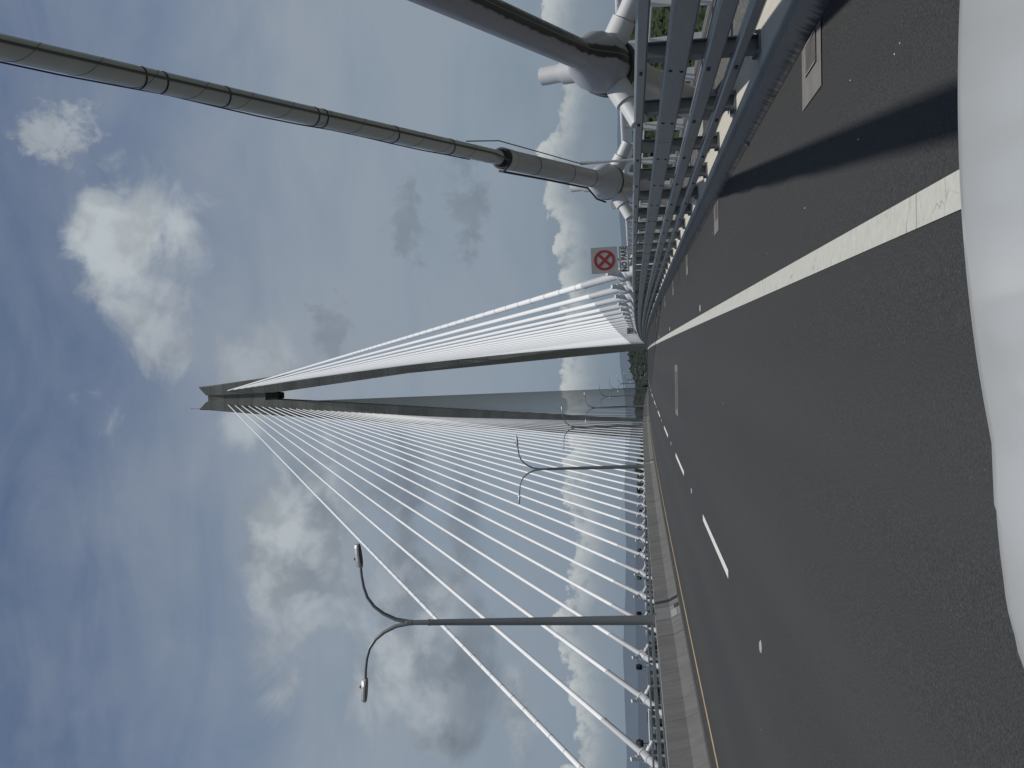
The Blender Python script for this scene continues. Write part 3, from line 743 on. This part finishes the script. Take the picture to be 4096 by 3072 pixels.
HN=hillmat('low_near_hill',(.036,.048,.044),(.054,.066,.058),.004)
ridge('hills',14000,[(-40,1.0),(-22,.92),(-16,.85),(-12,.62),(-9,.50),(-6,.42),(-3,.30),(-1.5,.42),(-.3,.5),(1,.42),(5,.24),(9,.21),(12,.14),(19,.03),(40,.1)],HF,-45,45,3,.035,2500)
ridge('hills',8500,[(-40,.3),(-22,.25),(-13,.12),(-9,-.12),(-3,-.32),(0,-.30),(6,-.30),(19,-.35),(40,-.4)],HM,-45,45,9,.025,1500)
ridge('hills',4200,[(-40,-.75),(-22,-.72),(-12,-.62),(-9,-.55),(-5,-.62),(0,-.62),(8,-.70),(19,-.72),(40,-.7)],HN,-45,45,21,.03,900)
# tree-covered hill beyond the bridge, canopy crowns as one mass
def crowns(name,items,label,M=FOREST):
    ico=[]; 
    import bmesh
    bm=bmesh.new(); bmesh.ops.create_icosphere(bm,subdivisions=2,radius=1); V0=np.array([v.co[:] for v in bm.verts]); F0=np.array([[v.index for v in f.verts] for f in bm.faces]); bm.free()
    V=[];F=[];o=0
    for (x,y,z,r,h) in items:
        j=1+.28*rng.standard_normal((len(V0),1))*.8
        P=V0*j*np.array([r,r,h])+np.array([x,y,z]); V.append(P); F.append(F0+o); o+=len(V0)
    V=np.concatenate(V); F=np.concatenate(F)
    me=bpy.data.meshes.new(name); me.from_pydata(V.tolist(),[],F.tolist()); me.materials.append(M); me.update()
    ob=bpy.data.objects.new(name,me); C.objects.link(ob); return tag(ob,label,'forest',kind='stuff')
def terrain_z(x,y):
    az=math.degrees(math.atan2(x,y)); r=math.hypot(x,y)
    e=float(np.interp(az,[-9,-4.6,-4,-1.05,-.85,2.2,5],[-1.6,-.9,-.78,-.74,-.52,-.50,-1.6]))+.05*math.sin(az*4.1)+.03*math.sin(az*11)
    hill=max(0,EYE+1500*math.tan(math.radians(e))-GZ)*math.exp(-((r-1500)/420)**2)
    return GZ+hill
items=[]
def scatter(a0,a1,r0,r1,n,s0=5,s1=10):
    for _ in range(n):
        az=math.radians(rng.uniform(a0,a1)); r=math.sqrt(rng.uniform(r0*r0,r1*r1)); x,y=r*math.sin(az),r*math.cos(az)
        s=rng.uniform(s0,s1); items.append((x,y,terrain_z(x,y)+s*.7,s,s*rng.uniform(.7,1.1)))
FARF=mat('hazy_forest',None,.95,fn=lambda t,tc,geo:t.mix(t.noise(geo,.12,5,.65),(.022,.032,.028),(.052,.064,.052)),spec=.05)  # distance haze mixed into the forest colour
scatter(-6,4,1150,1750,3200,4.5,8); crowns('forest',items,'dark hazy wooded hill beyond the end of the bridge, seen between the tower legs',FARF); items=[]
scatter(8,22,620,1300,2600,4,8); scatter(5,24,1300,3200,2600,8,16); crowns('forest',items,'dense green forest far below the bridge behind the guardrail')
items=[]; scatter(-30,-6,1400,3600,2600,9,18); crowns('forest',items,'dark green forest beyond the median barrier',FARF)
m=MB(); v=[];f=[];n=40
for i in range(n+1):
    for j in range(n+1):
        az=math.radians(-5+9*i/n); r=700+1500*j/n; x,y=r*math.sin(az),r*math.cos(az); v.append((x,y,terrain_z(x,y)+.5))
for i in range(n):
    for j in range(n): a=i*(n+1)+j; f.append((a,a+n+1,a+n+2,a+1))
m.add(v,f); struct(m.build('terrain',FARF,None,True))
# ================================================================== WORLD
S=Vector((.19,-.15,1)).normalized()
w=bpy.data.worlds.new('World'); bpy.context.scene.world=w; w.use_nodes=True; t=NT(w.node_tree)
bg=t.n['Background']
sky=t.new('ShaderNodeTexSky'); sky.sky_type='NISHITA'; sky.sun_disc=False; sky.sun_elevation=math.asin(S.z); sky.sun_rotation=math.atan2(S.x,S.y); sky.dust_density=2.0; sky.altitude=80
tc=t.new('ShaderNodeTexCoord').outputs['Generated']
sp=t.new('ShaderNodeSeparateXYZ'); t.put(sp.inputs[0],tc); dx,dy,dz=sp.outputs
az=t.m('MULTIPLY',t.m('ARCTAN2',dx,dy),57.2958); el=t.m('MULTIPLY',t.m('ARCSINE',dz),57.2958)
cb=t.new('ShaderNodeCombineXYZ'); t.put(cb.inputs[0],az); t.put(cb.inputs[1],el); P=cb.outputs[0]
# cloud texture fields, in degrees of sky
n_big=t.noise(t.scale(P,(1,1.3,1)),.055,5,.55,.4)
n_cir=t.noise(t.scale(P,(.35,1.0,1)),.20,7,.6,.6)
n_fine=t.noise(P,.32,9,.62,.35)
n_fluf=t.noise(P,.75,8,.62,.2)
n_edge=t.noise(t.scale(P,(.8,1.15,1)),.24,10,.60,.5)
n_soft=t.noise(P,.45,6,.55,.3)
# base: clear-air blue from the sky model, veiled by thin cloud
base=t.new('ShaderNodeMix',data_type='RGBA',blend_type='MULTIPLY'); base.inputs[0].default_value=1
t.put(base.inputs[6],sky.outputs[0]); base.inputs[7].default_value=(.055,.062,.062,1); blue=base.outputs[2]
deep=t.ramp(t.m('DIVIDE',el,90,clamp=True),[(0,(.15,.21,.28)),(.12,(.19,.255,.33)),(.25,(.16,.215,.325)),(.33,(.10,.147,.258)),(.45,(.08,.125,.23)),(1,(.07,.115,.22))])
blue=t.mix(.75,blue,deep)
veil=t.ramp(t.m('DIVIDE',el,90,clamp=True),[(0,(.21,.26,.32)),(.08,(.262,.315,.375)),(.2,(.275,.322,.382)),(.33,(.24,.283,.355)),(.5,(.24,.28,.35)),(1,(.34,.36,.40))])
vf=t.m('ADD',t.m('MULTIPLY',n_big,1.5),t.m('MULTIPLY',n_cir,1.35))
elf=t.m('ADD',t.sm(el,36,14),0)
left=t.sm(az,-4,-26)     # clearer towards the left and high up
vf=t.m('SUBTRACT',t.m('ADD',vf,t.m('MULTIPLY',elf,.75)),t.m('ADD',1.20,t.m('MULTIPLY',left,.20)),clamp=True)
col=t.mix(vf,blue,veil)
def blob(col,a0,e0,ra,re,colr,amt=1.,edge=.9,nz=None,lo=.3,hi=1.15,shade=None):
    d=t.m('SQRT',t.m('ADD',t.m('POWER',t.m('DIVIDE',t.m('SUBTRACT',az,a0),ra),2),t.m('POWER',t.m('DIVIDE',t.m('SUBTRACT',el,e0),re),2)))
    d=t.m('ADD',d,t.m('MULTIPLY',t.m('SUBTRACT',nz or n_edge,.5),edge*3.2))
    k=t.m('MULTIPLY',t.m('SUBTRACT',1,t.sm(d,lo,hi)),amt)
    c=t.mix(t.sm(n_soft,.36,.64),shade or tuple(v*.80 for v in colr),colr)
    return t.mix(k,col,c)
W1=(.47,.52,.55); W2=(.39,.43,.465); G1=(.215,.25,.29); G2=(.175,.21,.255)
col=blob(col,5.2,26.0,6.4,3.0,W2,.8,1.2,shade=(.27,.315,.38))
col=blob(col,7.6,27.0,3.4,2.3,W1,.9,.9)
col=blob(col,9.5,25.2,2.4,2.0,W1,.55,.9)
col=blob(col,2.2,25.3,3.2,2.2,W2,.7,1.0)
col=blob(col,14.0,29.2,1.8,2.0,W2,.8,1.0,n_fluf)
col=blob(col,-10.0,18.6,6.5,3.6,W2,.85,1.0,shade=G1)
col=blob(col,-8.8,19.5,2.6,1.8,W1,.6,.8)
col=blob(col,-14.5,19.2,3.5,2.0,W2,.45,1.1)
col=blob(col,-.5,20.4,3.6,2.6,W2,.7,.9)
col=blob(col,-3.4,21.4,1.7,1.5,W1,.6,.7)
col=blob(col,-15.5,12.0,7.0,3.4,W2,.75,1.1,shade=G1)
col=blob(col,-16.6,13.2,2.0,1.1,W1,.6,.8)
col=blob(col,-8.0,12.6,5.0,1.6,G2,.65,1.1)
col=blob(col,-17.5,9.0,6.0,1.5,G2,.6,1.1)
col=blob(col,-8.0,9.5,4.0,1.1,G2,.5,1.2)
col=blob(col,8.0,12.0,2.2,1.2,G2,.4,1.2,n_fluf)
col=blob(col,8.6,8.5,2.6,1.1,G2,.45,1.2,n_fluf)
col=blob(col,1.9,16.3,2.0,1.2,G2,.4,1.1,n_fluf)
col=blob(col,-19.5,6.6,3.4,1.0,W2,.7,.9,shade=G1)
# row of cumulus low over the horizon
nx=t.new('ShaderNodeCombineXYZ'); t.put(nx.inputs[0],az); top=t.noise(t.scale(nx.outputs[0],(1,1,1)),.16,3,.5)
tops=t.m('ADD',t.m('ADD',1.1,t.m('MULTIPLY',top,5.4)),t.m('MULTIPLY',t.m('SUBTRACT',n_fluf,.5),2.6))
below=t.m('SUBTRACT',tops,el)
body=t.m('MULTIPLY',t.sm(below,-.03,.22),t.sm(el,.2,2.6))
lit=t.m('SUBTRACT',1,t.sm(below,.2,2.4))
cc=t.mix(t.m('MULTIPLY',lit,t.sm(n_fluf,.30,.60)),(.235,.285,.33),(.50,.53,.53))
col=t.mix(t.m('MULTIPLY',body,t.m('ADD',.42,t.m('MULTIPLY',lit,.5))),col,cc)
lowb=t.m('MULTIPLY',t.sm(el,1.8,.0),.55); col=t.mix(lowb,col,(.185,.235,.285))
t.put(bg.inputs['Color'],col); bg.inputs['Strength'].default_value=1.0
# ================================================================== SUN
sd=bpy.data.lights.new('sun','SUN'); sd.energy=3.0; sd.angle=math.radians(.53); sd.color=(1,.965,.91)
so=bpy.data.objects.new('sun',sd); C.objects.link(so); so.rotation_euler=(S).to_track_quat('Z','Y').to_euler()
# ================================================================== CAMERA
F=Vector((-0.0240698,0.9931946,0.1139519)).normalized(); U=Vector((0.0397396,-0.1129443,0.9928063)); Rr=F.cross(U).normalized(); U=Rr.cross(F)
cd=bpy.data.cameras.new('camera'); cd.sensor_width=36; cd.lens=36*4105/4096; cd.clip_end=120000; cd.clip_start=.05
co=bpy.data.objects.new('camera',cd); C.objects.link(co)
Mx=Matrix((-U,Rr,-F)).transposed().to_4x4(); Mx.translation=Vector((0,0,EYE)); co.matrix_world=Mx
bpy.context.scene.camera=co
sc=bpy.context.scene; sc.view_settings.view_transform='Standard'; sc.view_settings.look='None'; sc.view_settings.exposure=0; sc.view_settings.gamma=1
